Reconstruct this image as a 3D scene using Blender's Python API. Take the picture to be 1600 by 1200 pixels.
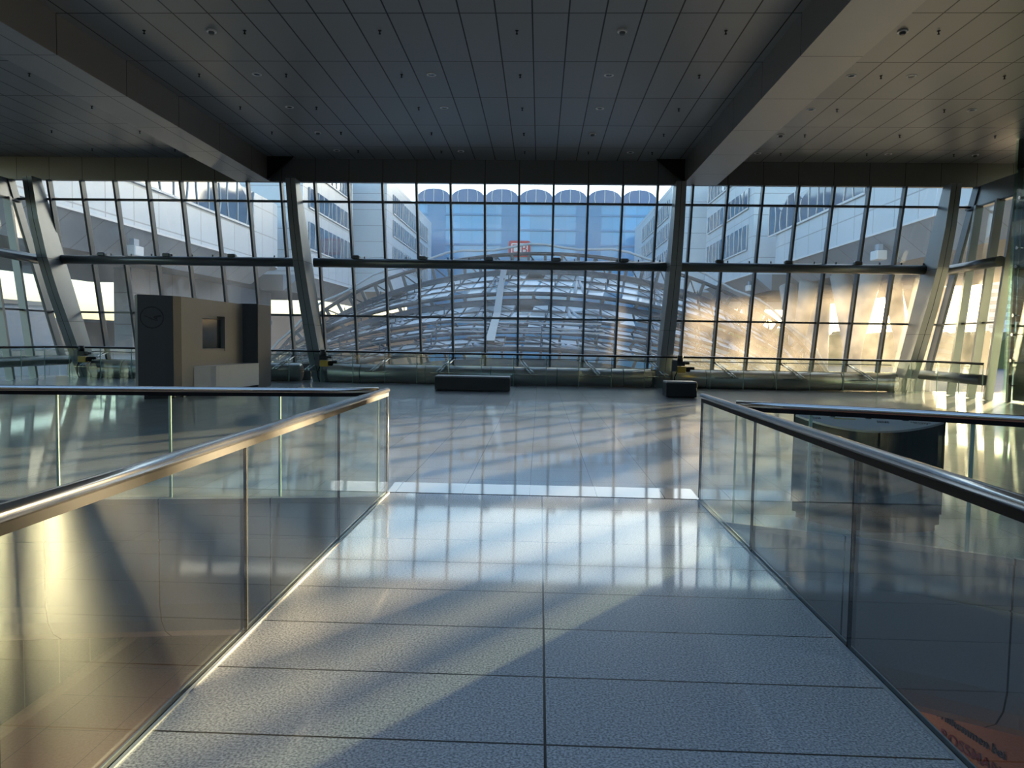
import bpy, bmesh, math, random
from mathutils import Vector, Matrix
random.seed(7)
for o in list(bpy.data.objects):
    bpy.data.objects.remove(o)
SC = bpy.context.scene
COL = SC.collection
R = math.radians

# ------------------------------------------------------------------ camera
cam = bpy.data.cameras.new('camera')
cam.sensor_width = 36.0
cam.lens = 1150.0 / 1600.0 * 36.0
cam.clip_end = 2000
cam_ob = bpy.data.objects.new('camera', cam)
COL.objects.link(cam_ob)
YAW, PITCH, ROLL = -0.0370150, -0.0584046, 0.0160577
fw = Vector((math.sin(YAW)*math.cos(PITCH), math.cos(YAW)*math.cos(PITCH), math.sin(PITCH)))
rt = Vector((math.cos(YAW), -math.sin(YAW), 0))
up = rt.cross(fw)
rt2 = rt*math.cos(ROLL) + up*math.sin(ROLL)
up2 = up*math.cos(ROLL) - rt*math.sin(ROLL)
m = Matrix((rt2, up2, -fw)).transposed().to_4x4()
m.translation = Vector((0, 0, 1.6))
cam_ob.matrix_world = m
SC.camera = cam_ob

# ------------------------------------------------------------------ sky, sun, exposure
SUN_AZ, SUN_EL = R(36.5), R(4.6)
world = bpy.data.worlds.new('sky')
SC.world = world
world.use_nodes = True
wn = world.node_tree.nodes
sky = wn.new('ShaderNodeTexSky')
sky.sky_type = 'NISHITA'
sky.sun_disc = False
sky.sun_elevation = R(10.0)
sky.sun_rotation = SUN_AZ
sky.altitude = 100
sky.air_density = 1.0
sky.dust_density = 1.2
sky.ozone_density = 1.6
world.node_tree.links.new(sky.outputs[0], wn['Background'].inputs[0])
wn['Background'].inputs[1].default_value = 0.30
sun = bpy.data.lights.new('sun', 'SUN')
sun.energy = 20.0
sun.angle = R(0.8)
sun.color = (1.0, 0.72, 0.40)
sun_ob = bpy.data.objects.new('sun', sun)
COL.objects.link(sun_ob)
sdir = Vector((math.sin(SUN_AZ)*math.cos(SUN_EL), math.cos(SUN_AZ)*math.cos(SUN_EL), math.sin(SUN_EL)))
sun_ob.rotation_euler = sdir.to_track_quat('Z', 'Y').to_euler()
sun_ob.location = sdir*60
SC.view_settings.view_transform = 'Standard'
SC.view_settings.look = 'None'
SC.view_settings.gamma = 1.0
SC.view_settings.use_curve_mapping = False
SC.view_settings.exposure = 1.10
SC.cycles.max_bounces = 10
SC.cycles.diffuse_bounces = 4
SC.cycles.glossy_bounces = 6
SC.cycles.transparent_max_bounces = 40
SC.cycles.sample_clamp_indirect = 6.0
SC.cycles.use_denoising = True

# ------------------------------------------------------------------ materials
def mat(name, color=(.5, .5, .5), rough=.5, metal=0.0, spec=.5):
    mt = bpy.data.materials.new(name)
    mt.use_nodes = True
    b = mt.node_tree.nodes['Principled BSDF']
    b.inputs['Base Color'].default_value = (*color, 1)
    b.inputs['Roughness'].default_value = rough
    b.inputs['Metallic'].default_value = metal
    b.inputs['Specular IOR Level'].default_value = spec
    return mt

def nd(mt, t): return mt.node_tree.nodes.new(t)
def ln(mt, a, b): mt.node_tree.links.new(a, b)

def coords(mt, swap=None, offset=(0, 0, 0)):
    """world-like object coordinates, axes picked by swap ('xy','yz','xz')"""
    tc = nd(mt, 'ShaderNodeNewGeometry')
    sep = nd(mt, 'ShaderNodeSeparateXYZ'); ln(mt, tc.outputs['Position'], sep.inputs[0])
    cb = nd(mt, 'ShaderNodeCombineXYZ')
    ax = {'x': 0, 'y': 1, 'z': 2}
    for i, ch in enumerate(swap or 'xyz'):
        ad = nd(mt, 'ShaderNodeMath'); ad.operation = 'ADD'
        ln(mt, sep.outputs[ax[ch]], ad.inputs[0]); ad.inputs[1].default_value = offset[i]
        ln(mt, ad.outputs[0], cb.inputs[i])
    return cb.outputs[0]

def noise_tint(mt, scale=4, amount=.15, detail=3):
    """vary the base colour a little with noise"""
    b = mt.node_tree.nodes['Principled BSDF']
    col = tuple(b.inputs['Base Color'].default_value)
    tc = nd(mt, 'ShaderNodeTexCoord')
    n = nd(mt, 'ShaderNodeTexNoise'); n.inputs['Scale'].default_value = scale; n.inputs['Detail'].default_value = detail
    ln(mt, tc.outputs['Object'], n.inputs['Vector'])
    mx = nd(mt, 'ShaderNodeMix'); mx.data_type = 'RGBA'
    mx.inputs[6].default_value = (*[c*(1-amount) for c in col[:3]], 1)
    mx.inputs[7].default_value = (*[min(1, c*(1+amount)) for c in col[:3]], 1)
    ln(mt, n.outputs[0], mx.inputs[0]); ln(mt, mx.outputs[2], b.inputs['Base Color'])
    return mt

def tiled(mt, swap, w, h, gap, joint, offset=(0, 0, 0), shift=0.0, vary=.06, speckle=0, bump=.0, joint_rough=None):
    """panel or slab joints: a brick grid of w x h with thin dark joints"""
    b = mt.node_tree.nodes['Principled BSDF']
    col = tuple(b.inputs['Base Color'].default_value)[:3]
    v = coords(mt, swap, offset)
    br = nd(mt, 'ShaderNodeTexBrick')
    br.offset = shift; br.offset_frequency = 2; br.squash = 1
    br.inputs['Scale'].default_value = 1
    br.inputs['Brick Width'].default_value = w
    br.inputs['Row Height'].default_value = h
    br.inputs['Mortar Size'].default_value = gap
    br.inputs['Mortar Smooth'].default_value = .1
    br.inputs['Color1'].default_value = (*[c*(1-vary) for c in col], 1)
    br.inputs['Color2'].default_value = (*[min(1, c*(1+vary)) for c in col], 1)
    br.inputs['Mortar'].default_value = (*joint, 1)
    ln(mt, v, br.inputs['Vector'])
    out = br.outputs['Color']
    if speckle:
        n = nd(mt, 'ShaderNodeTexNoise'); n.inputs['Scale'].default_value = speckle; n.inputs['Detail'].default_value = 2
        ln(mt, v, n.inputs['Vector'])
        rp = nd(mt, 'ShaderNodeValToRGB')
        rp.color_ramp.elements[0].position = .34; rp.color_ramp.elements[0].color = (.45, .46, .48, 1)
        rp.color_ramp.elements[1].position = .66; rp.color_ramp.elements[1].color = (1.3, 1.3, 1.3, 1)
        ln(mt, n.outputs[0], rp.inputs[0])
        mx = nd(mt, 'ShaderNodeMix'); mx.data_type = 'RGBA'; mx.blend_type = 'MULTIPLY'
        mx.inputs[0].default_value = 1
        ln(mt, out, mx.inputs[6]); ln(mt, rp.outputs[0], mx.inputs[7])
        out = mx.outputs[2]
    ln(mt, out, b.inputs['Base Color'])
    if bump:
        n2 = nd(mt, 'ShaderNodeTexNoise'); n2.inputs['Scale'].default_value = 1.3; n2.inputs['Detail'].default_value = 2
        ln(mt, v, n2.inputs['Vector'])
        bp = nd(mt, 'ShaderNodeBump'); bp.inputs['Strength'].default_value = bump; bp.inputs['Distance'].default_value = .02
        ln(mt, n2.outputs[0], bp.inputs['Height']); ln(mt, bp.outputs[0], b.inputs['Normal'])
    return mt

def polish(mt, weight, rough):
    b = mt.node_tree.nodes['Principled BSDF']
    b.inputs['Coat Weight'].default_value = weight; b.inputs['Coat Roughness'].default_value = rough
    return mt

def glass(name, tint, dust=0.0, dust_col=(1, 1, 1), ior=1.5, gloss=1.0):
    """thin clear glass: what is not mirrored goes straight through; dust on it scatters a little light"""
    mt = bpy.data.materials.new(name); mt.use_nodes = True
    nt = mt.node_tree; nt.nodes.clear()
    out = nd(mt, 'ShaderNodeOutputMaterial')
    tr = nd(mt, 'ShaderNodeBsdfTransparent'); tr.inputs[0].default_value = (*tint, 1)
    gl = nd(mt, 'ShaderNodeBsdfGlossy'); gl.inputs['Roughness'].default_value = 0.0
    gl.inputs['Color'].default_value = (gloss, gloss, gloss, 1)
    fr = nd(mt, 'ShaderNodeFresnel')
    # both faces of the pane mirror like an outer face (the ray is not bent inside the pane)
    ge = nd(mt, 'ShaderNodeNewGeometry')
    io = nd(mt, 'ShaderNodeMapRange'); io.inputs[3].default_value = ior; io.inputs[4].default_value = 1/ior
    ln(mt, ge.outputs['Backfacing'], io.inputs[0]); ln(mt, io.outputs[0], fr.inputs[0])
    mx = nd(mt, 'ShaderNodeMixShader')
    ln(mt, fr.outputs[0], mx.inputs[0]); ln(mt, tr.outputs[0], mx.inputs[1]); ln(mt, gl.outputs[0], mx.inputs[2])
    last = mx.outputs[0]
    if dust:
        tl = nd(mt, 'ShaderNodeBsdfTranslucent'); tl.inputs[0].default_value = (*dust_col, 1)
        tc = coords(mt, 'xyz')
        n = nd(mt, 'ShaderNodeTexNoise'); n.inputs['Scale'].default_value = .9; n.inputs['Detail'].default_value = 5
        ln(mt, tc, n.inputs['Vector'])
        mr = nd(mt, 'ShaderNodeMapRange'); mr.inputs[1].default_value = .3; mr.inputs[2].default_value = .7
        mr.inputs[3].default_value = dust*.4; mr.inputs[4].default_value = dust*1.6
        ln(mt, n.outputs[0], mr.inputs[0])
        m2 = nd(mt, 'ShaderNodeMixShader')
        ln(mt, mr.outputs[0], m2.inputs[0]); ln(mt, last, m2.inputs[1]); ln(mt, tl.outputs[0], m2.inputs[2])
        last = m2.outputs[0]
    ln(mt, last, out.inputs[0])
    return mt

M = {}
M['hall_floor'] = tiled(mat('polished stone slabs', (.36, .375, .385), .30), 'xy', .70, .70, .005, (.08, .08, .085), (.08, .02, 0), vary=.10, speckle=90, bump=.02)
M['bridge_floor'] = tiled(mat('speckled granite', (.40, .415, .425), .27, 0, .55), 'xy', 1.62, .592, .006, (.02, .02, .02), (-.049, .12, 0), vary=.05, speckle=95, bump=.004)
polish(M['hall_floor'], .8, .05); polish(M['bridge_floor'], .75, .055)
M['threshold'] = tiled(mat('pale polished threshold slabs', (.50, .51, .50), .06, 0, .7), 'xy', .70, 30, .005, (.1, .1, .1), (.08, 10, 0), vary=.03)
M['lower_floor'] = tiled(mat('brown stone floor', (.30, .19, .14), .30), 'xy', 1.2, 1.2, .006, (.1, .07, .06), vary=.05)
M['ceiling'] = tiled(mat('metal ceiling panels', (.26, .275, .285), .42, .45), 'xy', .70, 2.45, .016, (.004, .004, .004), (1.66, .25, 0), vary=.05)
M['beam_side'] = tiled(mat('beam cladding', (.30, .29, .28), .38, .6), 'yz', 2.45, 30, .010, (.006, .006, .006), (.25, 10, 0), vary=.03)
M['beam_under'] = tiled(mat('beam soffit', (.36, .37, .375), .45, .4), 'yx', 2.45, 30, .010, (.006, .006, .006), (.25, 40, 0), vary=.03)
M['header'] = tiled(mat('header cladding', (.17, .18, .185), .40, .5), 'xz', 1.194, 30, .008, (.01, .01, .01), (2.01, 10, 0), vary=.05)
M['column'] = noise_tint(mat('grey painted steel', (.25, .275, .285), .38, .35), 3, .05)
M['mullion'] = noise_tint(mat('dark mullion steel', (.11, .125, .135), .35, .5), 5, .08)
M['pipe'] = noise_tint(mat('grey round steel', (.13, .145, .15), .32, .5), 2, .06)
M['duct'] = noise_tint(mat('brushed duct metal', (.34, .33, .31), .30, .8), 2, .08)
M['stainless'] = noise_tint(mat('polished stainless', (.62, .61, .60), .16, 1.0), 8, .04)
M['channel'] = noise_tint(mat('satin base channel', (.42, .46, .50), .40, .6), 6, .04)
M['rail_glass'] = glass('balustrade glass', (.91, .955, .94))
M['edge_glass'] = mat('glass edge', (.35, .50, .44), .15)
M['window_glass'] = glass('facade glass', (.93, .955, .955), dust=.044, dust_col=(1, .95, .88))
M['lift_glass'] = glass('lift shaft glass', (.84, .93, .89), gloss=.7)
M['joint'] = noise_tint(mat('black joint', (.010, .010, .011), .6, 0, .15), 9, .1)
M['kiosk_dark'] = noise_tint(mat('charcoal laminate', (.070, .074, .076), .45), 2, .06)
M['kiosk_lit_side'] = noise_tint(mat('side lit grey laminate', (.21, .20, .18), .42), 1.2, .06)  # paler warm tone of the side lit from the right, put into the colour
M['counter'] = noise_tint(mat('white laminate', (.52, .52, .50), .4), 2, .03)
M['screen'] = noise_tint(mat('black screen', (.02, .025, .028), .12), 5, .1)
M['black'] = noise_tint(mat('black lacquer', (.016, .018, .018), .38), 5, .1)
M['bench_top'] = noise_tint(mat('grey seat', (.34, .35, .36), .40), 5, .06)
M['bin_body'] = noise_tint(mat('dark coated steel', (.028, .032, .033), .28, .3), 3, .08)
M['bin_lid'] = noise_tint(mat('brushed lid', (.50, .51, .52), .35, .4), 6, .04)
M['ink'] = noise_tint(mat('dark lettering', (.03, .03, .032), .4), 9, .1)
M['bin_text'] = noise_tint(mat('grey lettering', (.10, .115, .12), .35), 9, .1)
M['yellow'] = noise_tint(mat('yellow enamel', (.50, .33, .05), .4), 6, .12)
M['brass'] = noise_tint(mat('metal feet', (.6, .55, .42), .25, .9), 6, .08)
M['fascia'] = tiled(mat('slab edge cladding', (.34, .35, .36), .33, .25), 'xz', 1.05, 30, .006, (.01, .01, .01), (.55, 10, 0), vary=.03)
M['wall'] = noise_tint(mat('grey plaster', (.22, .22, .22), .6), 1, .05)
M['dark_tile'] = tiled(mat('dark green tile', (.045, .05, .035), .3), 'yz', .95, 3.0, .012, (.16, .15, .10), vary=.1)
M['tan'] = noise_tint(mat('tan skirting', (.36, .29, .20), .5), 4, .08)
M['shop_wall'] = noise_tint(mat('orange brown shop wall', (.34, .17, .10), .35), 1.5, .12)
M['shop_red'] = noise_tint(mat('shop red', (.17, .02, .018), .4), 6, .1)
M['white_wing'] = tiled(mat('sky tinted white panels', (.60, .66, .72), .35), 'yz', 3.1, 2.3, .05, (.38, .40, .43), (0, .35, 0), vary=.03)  # the sky's blue cast is mixed into the white base colour
M['end_wing'] = noise_tint(mat('sky tinted end panels', (.60, .66, .72), .35), .4, .03)  # same blue cast of the sky kept in the colour
M['soffit'] = tiled(mat('sky tinted soffit panels', (.33, .39, .47), .4), 'yz', 3.1, 30, .05, (.22, .24, .26), (0, 10, 0), vary=.04)  # blue light falling from the sky is put into this grey
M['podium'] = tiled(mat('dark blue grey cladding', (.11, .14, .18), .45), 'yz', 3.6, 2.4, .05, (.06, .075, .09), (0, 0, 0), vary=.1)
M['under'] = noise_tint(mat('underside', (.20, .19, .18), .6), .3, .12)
M['ribbon'] = noise_tint(mat('blue window glass', (.06, .12, .20), .06, .2, .9), .15, .2)
M['bars'] = noise_tint(mat('white window bars', (.72, .74, .76), .4), 3, .03)
M['rear_glass'] = tiled(mat('blue curtain wall', (.09, .33, .62), .10, .0, .9), 'xz', 2.6, 30, .06, (.09, .24, .42), (0, 10, 0), vary=.16)
M['rear_band'] = noise_tint(mat('blue grey floor band', (.12, .28, .50), .3), .3, .08)
M['vault'] = noise_tint(mat('violet blue vault glass', (.13, .20, .38), .15, .0), .2, .12)
M['dome_steel'] = noise_tint(mat('grey dome steel', (.045, .055, .068), .42, .3), .6, .12)
M['dome_light'] = noise_tint(mat('light dome steel', (.38, .42, .46), .4, .2), .6, .08)
M['red'] = noise_tint(mat('red sign enamel', (.55, .03, .03), .4), 3, .05)
M['sign_white'] = noise_tint(mat('white sign face', (.75, .75, .75), .4), 3, .03)
M['concrete'] = noise_tint(mat('pale concrete', (.36, .33, .30), .6), .5, .10)
M['ground'] = noise_tint(mat('asphalt', (.10, .10, .10), .8), .2, .2)
M['forest'] = noise_tint(mat('leafy forest', (.10, .11, .04), .9), .15, .4)
M['brick'] = noise_tint(mat('reddish facade', (.42, .26, .19), .7), .3, .15)

def dome_glass():
    mt = mat('dome glazing', (.5, .55, .57), .25, .0, .5)
    b = mt.node_tree.nodes['Principled BSDF']
    v = coords(mt, 'xyz')
    vo = nd(mt, 'ShaderNodeTexVoronoi'); vo.inputs['Scale'].default_value = .42
    ln(mt, v, vo.inputs['Vector'])
    rp = nd(mt, 'ShaderNodeValToRGB'); rp.color_ramp.interpolation = 'CONSTANT'
    e = rp.color_ramp.elements
    e[0].position = 0; e[0].color = (.34, .39, .41, 1)
    e[1].position = .34; e[1].color = (.88, .91, .93, 1)
    x = e.new(.58); x.color = (.50, .56, .58, 1)
    x = e.new(.70); x.color = (.92, .94, .96, 1)
    ln(mt, vo.outputs['Color'], rp.inputs[0]); ln(mt, rp.outputs[0], b.inputs['Base Color'])
    return mt
M['dome_glass'] = dome_glass()

# ------------------------------------------------------------------ mesh builders
class MB:
    def __init__(self): self.bm = bmesh.new()
    def quad(self, *pts):
        vs = [self.bm.verts.new(p) for p in pts]
        return self.bm.faces.new(vs)
    def hexa(self, a, b):
        """solid between two matching loops of points"""
        va = [self.bm.verts.new(p) for p in a]; vb = [self.bm.verts.new(p) for p in b]
        n = len(a)
        self.bm.faces.new(list(reversed(va))); self.bm.faces.new(vb)
        for i in range(n):
            self.bm.faces.new((va[i], va[(i+1) % n], vb[(i+1) % n], vb[i]))
        return self
    def box(self, x0, x1, y0, y1, z0, z1):
        return self.hexa([(x0, y0, z0), (x1, y0, z0), (x1, y1, z0), (x0, y1, z0)],
                         [(x0, y0, z1), (x1, y0, z1), (x1, y1, z1), (x0, y1, z1)])
    def prism(self, poly, z0, z1):
        return self.hexa([(x, y, z0) for x, y in poly], [(x, y, z1) for x, y in poly])
    def bar(self, p0, p1, w, h, side=(1, 0, 0)):
        """rectangular bar from p0 to p1; w across 'side', h across the third way"""
        p0, p1 = Vector(p0), Vector(p1)
        d = (p1-p0).normalized(); s = Vector(side); s = (s - d*s.dot(d)).normalized(); t = d.cross(s)
        def ring(p): return [p - s*w/2 - t*h/2, p + s*w/2 - t*h/2, p + s*w/2 + t*h/2, p - s*w/2 + t*h/2]
        return self.hexa(ring(p0), ring(p1))
    def tube(self, pts, r, n=10, cap=True):
        pts = [Vector(p) for p in pts]
        rings = []
        ref = None
        for i, p in enumerate(pts):
            d = (pts[min(i+1, len(pts)-1)] - pts[max(i-1, 0)]).normalized()
            if ref is None:
                ref = Vector((0, 0, 1)) if abs(d.z) < .9 else Vector((1, 0, 0))
            s = (ref - d*ref.dot(d)).normalized(); t = d.cross(s); ref = s
            rr = r[i] if isinstance(r, (list, tuple)) else r
            rings.append([self.bm.verts.new(p + (s*math.cos(2*math.pi*k/n) + t*math.sin(2*math.pi*k/n))*rr) for k in range(n)])
        for a, b in zip(rings, rings[1:]):
            for k in range(n):
                f = self.bm.faces.new((a[k], a[(k+1) % n], b[(k+1) % n], b[k])); f.smooth = True
        if cap:
            self.bm.faces.new(list(reversed(rings[0]))); self.bm.faces.new(rings[-1])
        return self
    def disc(self, c, r, h, n=20):
        c = Vector(c)
        return self.hexa([c + Vector((r*math.cos(2*math.pi*k/n), r*math.sin(2*math.pi*k/n), 0)) for k in range(n)],
                         [c + Vector((r*math.cos(2*math.pi*k/n), r*math.sin(2*math.pi*k/n), h)) for k in range(n)])
    def sweep(self, path, prof, closed=False):
        """profile of (offset to the right of travel, z) swept along an xy path"""
        rings = []
        for i, p in enumerate(path):
            a = Vector(path[max(i-1, 0)]); b = Vector(path[min(i+1, len(path)-1)])
            d = (b-a).normalized(); nrm = Vector((d.y, -d.x))
            rings.append([self.bm.verts.new((p[0]+nrm.x*o, p[1]+nrm.y*o, z)) for o, z in prof])
        for a, b in zip(rings, rings[1:]):
            for k in range(len(prof)-1):
                self.bm.faces.new((a[k], a[k+1], b[k+1], b[k]))
            if closed:
                self.bm.faces.new((a[-1], a[0], b[0], b[-1]))
        if closed:
            self.bm.faces.new(rings[0]); self.bm.faces.new(list(reversed(rings[-1])))
        return self
    def bevel(self, w, seg=2):
        bmesh.ops.recalc_face_normals(self.bm, faces=self.bm.faces)
        bmesh.ops.bevel(self.bm, geom=list(self.bm.edges), offset=w, segments=seg, affect='EDGES', profile=.5)
        return self

def wloc(o):
    v = Vector((0, 0, 0))
    while o is not None:
        v += o.location; o = o.parent
    return v

def obj(name, mb, material, parent=None, loc=None, smooth=False):
    """links the builder's mesh as one object; coordinates in the builder are world coordinates"""
    bm = mb.bm
    bmesh.ops.recalc_face_normals(bm, faces=bm.faces)
    base = wloc(parent) if parent else Vector((0, 0, 0))
    if loc is not None:
        base = Vector(loc)
    bmesh.ops.translate(bm, verts=bm.verts, vec=-base)
    me = bpy.data.meshes.new(name)
    bm.to_mesh(me); bm.free()
    if smooth:
        for p in me.polygons: p.use_smooth = True
    me.materials.append(M[material])
    o = bpy.data.objects.new(name, me); COL.objects.link(o)
    if parent: o.parent = parent
    elif loc is not None: o.location = base
    return o

def tag(o, label, cat, group=None, kind=None):
    o['label'] = label; o['category'] = cat
    if group: o['group'] = group
    if kind: o['kind'] = kind
    return o

def thing(name, label, cat, loc=(0, 0, 0), group=None, kind=None):
    o = bpy.data.objects.new(name, None); COL.objects.link(o); o.location = loc
    o.empty_display_size = .2
    return tag(o, label, cat, group, kind)

def copy_tree(o, parent=None):
    c = o.copy(); COL.objects.link(c); c.parent = parent
    for ch in list(o.children): copy_tree(ch, c)
    return c

def text(name, body, size, material, parent, mtx, depth=.003, align='LEFT', bold=0.0, spacing=1.0):
    cu = bpy.data.curves.new(name, 'FONT'); cu.body = body; cu.size = size; cu.extrude = depth
    cu.align_x = align; cu.offset = bold; cu.space_character = spacing
    tmp = bpy.data.objects.new('tmp', cu); COL.objects.link(tmp)
    dg = bpy.context.evaluated_depsgraph_get()
    me = bpy.data.meshes.new_from_object(tmp.evaluated_get(dg))
    bpy.data.objects.remove(tmp)
    me.materials.clear(); me.materials.append(M[material])
    o = bpy.data.objects.new(name, me); COL.objects.link(o)
    o.parent = parent
    o.matrix_local = Matrix.Translation(-wloc(parent)) @ mtx
    return o

def frame(origin, xdir, ydir):
    x = Vector(xdir).normalized(); y = Vector(ydir); y = (y - x*y.dot(x)).normalized(); z = x.cross(y)
    mm = Matrix((x, y, z)).transposed().to_4x4(); mm.translation = Vector(origin)
    return mm

def lerp(a, b, t): return a+(b-a)*t
ORD = ['first', 'second', 'third', 'fourth', 'fifth', 'sixth', 'seventh', 'eighth', 'ninth', 'tenth', 'eleventh', 'twelfth']

# ------------------------------------------------------------------ setting: floors and slab edge
CX, HW = .049, 1.62
BX0, BX1 = CX-HW, CX+HW
YE = 7.57
void_l = [(BX0, 7.35), (-2.06, 7.24), (-2.9, 7.10), (-4.07, 6.93), (-5.3, 6.75), (-6.6, 6.35), (-7.8, 5.6), (-8.7, 4.4), (-9.1, 3.0), (-9.1, 0), (-8.6, -3), (-7.6, -5.5)]
void_r = [(BX1, 6.62), (2.15, 6.42), (2.65, 6.2), (3.19, 5.94), (3.72, 5.63), (4.5, 5.0), (5.2, 4.1), (5.7, 3.0), (5.9, 0), (5.6, -3), (4.9, -5.5)]
FY = 26.35
def floor_slab():
    b = MB()
    vt = {}
    def v(p):
        k = (round(p[0], 3), round(p[1], 3))
        if k not in vt: vt[k] = b.bm.verts.new((p[0], p[1], 0))
        return vt[k]
    XL_, XR_ = -19.5, 17.5
    def face(*ps): b.bm.faces.new([v(p) for p in ps])
    lft = [(BX0, YE)] + void_l; rgt = [(BX1, YE)] + void_r
    for p, q in zip(lft, lft[1:]): face((XL_, p[1]), (XL_, q[1]), q, p)
    for p, q in zip(rgt, rgt[1:]): face(p, q, (XR_, q[1]), (XR_, p[1]))
    face((XL_, FY+1.1), (XL_, YE), (BX0, YE), (BX0, FY+1.1))
    face((BX0, FY+1.1), (BX0, YE), (BX1, YE), (BX1, FY+1.1))
    face((BX1, FY+1.1), (BX1, YE), (XR_, YE), (XR_, FY+1.1))
    g = bmesh.ops.extrude_face_region(b.bm, geom=list(b.bm.faces))
    bmesh.ops.translate(b.bm, verts=[v_ for v_ in g['geom'] if isinstance(v_, bmesh.types.BMVert)], vec=(0, 0, -.05))
    return b
o = obj('floor', floor_slab(), 'hall_floor'); tag(o, 'polished grey stone floor of the hall running to the glass front', 'floor', kind='structure')
b = MB(); b.box(BX0, BX1, -5.5, YE-.012, -.25, 0)
o = obj('floor_bridge', b, 'bridge_floor'); tag(o, 'speckled granite walkway deck between the two glass balustrades', 'floor', kind='structure')
b = MB(); b.box(-24, 22, -12, 27, -5.4, -5.2)
o = obj('floor_lower', b, 'lower_floor'); tag(o, 'brown floor of the level below, seen through the void', 'floor', kind='structure')
prof = [(.05, .002), (-.006, .002), (-.006, -.045), (0, -.05), (0, -.40), (.012, -.40), (.012, -.415), (0, -.415), (0, -1.05), (.03, -1.22), (.10, -1.36), (.22, -1.46), (.40, -1.52), (2.6, -1.60)]
def fascia(path, sgn):
    b = MB(); b.sweep(path, [(sgn*o_, z) for o_, z in prof]); return b
tag(obj('trim_1', fascia(void_l, 1), 'fascia', smooth=False), 'grey curved slab edge of the void left of the bridge', 'slab edge', kind='structure')
tag(obj('trim_2', fascia(void_r, -1), 'fascia'), 'dark grey curved slab edge of the void right of the bridge', 'slab edge', kind='structure')
b = MB(); b.box(BX0+.02, BX1-.02, YE-.012, YE, -.05, .002)
tag(obj('trim_3', b, 'joint'), 'dark joint across the far end of the granite walkway', 'joint', kind='structure')
b = MB(); b.hexa([(BX0, YE+.01, 0), (BX1, YE+.01, 0), (BX1, YE+.44, 0), (BX0, YE+.44, 0)], [(BX0, YE+.01, .002), (BX1, YE+.01, .002), (BX1, YE+.43, .024), (BX0, YE+.43, .024)])
tag(obj('trim_6', b, 'threshold'), 'bright threshold strip across the hall end of the walkway', 'threshold', kind='structure')
b = MB(); b.box(BX0, BX1, -5.5, YE, -.70, -.25)
tag(obj('trim_4', b, 'fascia'), 'grey edge under the granite walkway', 'slab edge', kind='structure')

# ceiling
CZ, HB = 7.86, 7.06
b = MB()
SKX0, SKX1, SKY0, SKY1 = -9.0, 4.6, -7.0, 10.5      # glazed opening added out of frame to brighten the foreground
b.box(-23, 19, SKY1, 25.95, CZ, CZ+.08); b.box(-23, SKX0, -8, SKY1, CZ, CZ+.08); b.box(SKX1, 19, -8, SKY1, CZ, CZ+.08); b.box(SKX0, SKX1, -8, SKY0, CZ, CZ+.08)
tag(obj('ceiling', b, 'ceiling'), 'grey metal panel ceiling with thin dark joints', 'ceiling', kind='structure')
t = thing('fill_skylight', 'added rooflight out of frame that brightens the walkway', 'window', ((SKX0+SKX1)/2, 1, CZ), kind='structure')
b = MB(); b.box(SKX0, SKX1, SKY0, SKY1, CZ+.10, CZ+.13); obj('glass', b, 'window_glass', t)
for k in range(1, 8):
    x = lerp(SKX0, SKX1, k/8)
    b = MB(); b.box(x-.04, x+.04, SKY0, SKY1, CZ, CZ+.2); obj('glazing_bar', b, 'mullion', t)
def beam(x0, x1, gx, label):
    t = thing('ceiling_beam', label, 'beam', ((x0+x1)/2, 10, HB), kind='structure')
    b = MB(); b.box(x0, x1, -8, 25.9, HB+.012, CZ); obj('beam_side', b, 'beam_side', t)
    b = MB(); b.box(x0, x1, -8, 25.9, HB, HB+.012); obj('beam_soffit', b, 'beam_under', t)
    near = x1 if gx > x1 else x0
    b = MB(); b.hexa([(near, 25.6, HB), (gx, 25.6, CZ), (near, 25.6, CZ)], [(near, 25.68, HB), (gx, 25.68, CZ), (near, 25.68, CZ)])
    obj('gusset', b, 'joint', t)
beam(-10.77, -9.58, -8.66, 'deep dark grey ceiling beam running overhead left of the bridge')
beam(4.82, 5.98, 3.85, 'deep ceiling beam with sunlit underside running overhead right of the bridge')
b = MB(); b.box(-19.6, 16.4, 25.9, 26.1, HB, CZ+.08)
tag(obj('trim_5', b, 'header'), 'dark grey header band above the glass front', 'header', kind='structure')
# enclosing walls, out of the frame
b = MB(); b.box(-23, 19, -8.2, -8, -5.2, CZ+.1)
tag(obj('wall_back', b, 'wall'), 'grey wall behind the camera', 'wall', kind='structure')
b = MB(); b.box(16.8, 17.0, -8, 20.3, -5.2, CZ+.1)
tag(obj('wall_right', b, 'wall'), 'grey wall right of the lift', 'wall', kind='structure')
b = MB(); b.box(-21.2, -21.0, -8, 10, -5.2, CZ+.1)
tag(obj('wall_left', b, 'wall'), 'grey wall left of the hall', 'wall', kind='structure')
# lower level
t = thing('wall_lower_left', 'dark green tiled wall with tan skirting on the level below', 'wall', (-9.2, 8, -5.2), kind='structure')
b = MB(); b.box(-9.5, -9.0, 6, 26, -5.2, -1.62); obj('wall_face', b, 'dark_tile', t)
b = MB(); b.box(-9.0, -8.9, 6, 26, -5.2, -5.03); obj('baseboard', b, 'tan', t)
b = MB(); b.box(-24, 22, 26, 26.3, -5.2, -.06)
tag(obj('wall_lower_far', b, 'wall'), 'grey far wall of the level below', 'wall', kind='structure')

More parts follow.
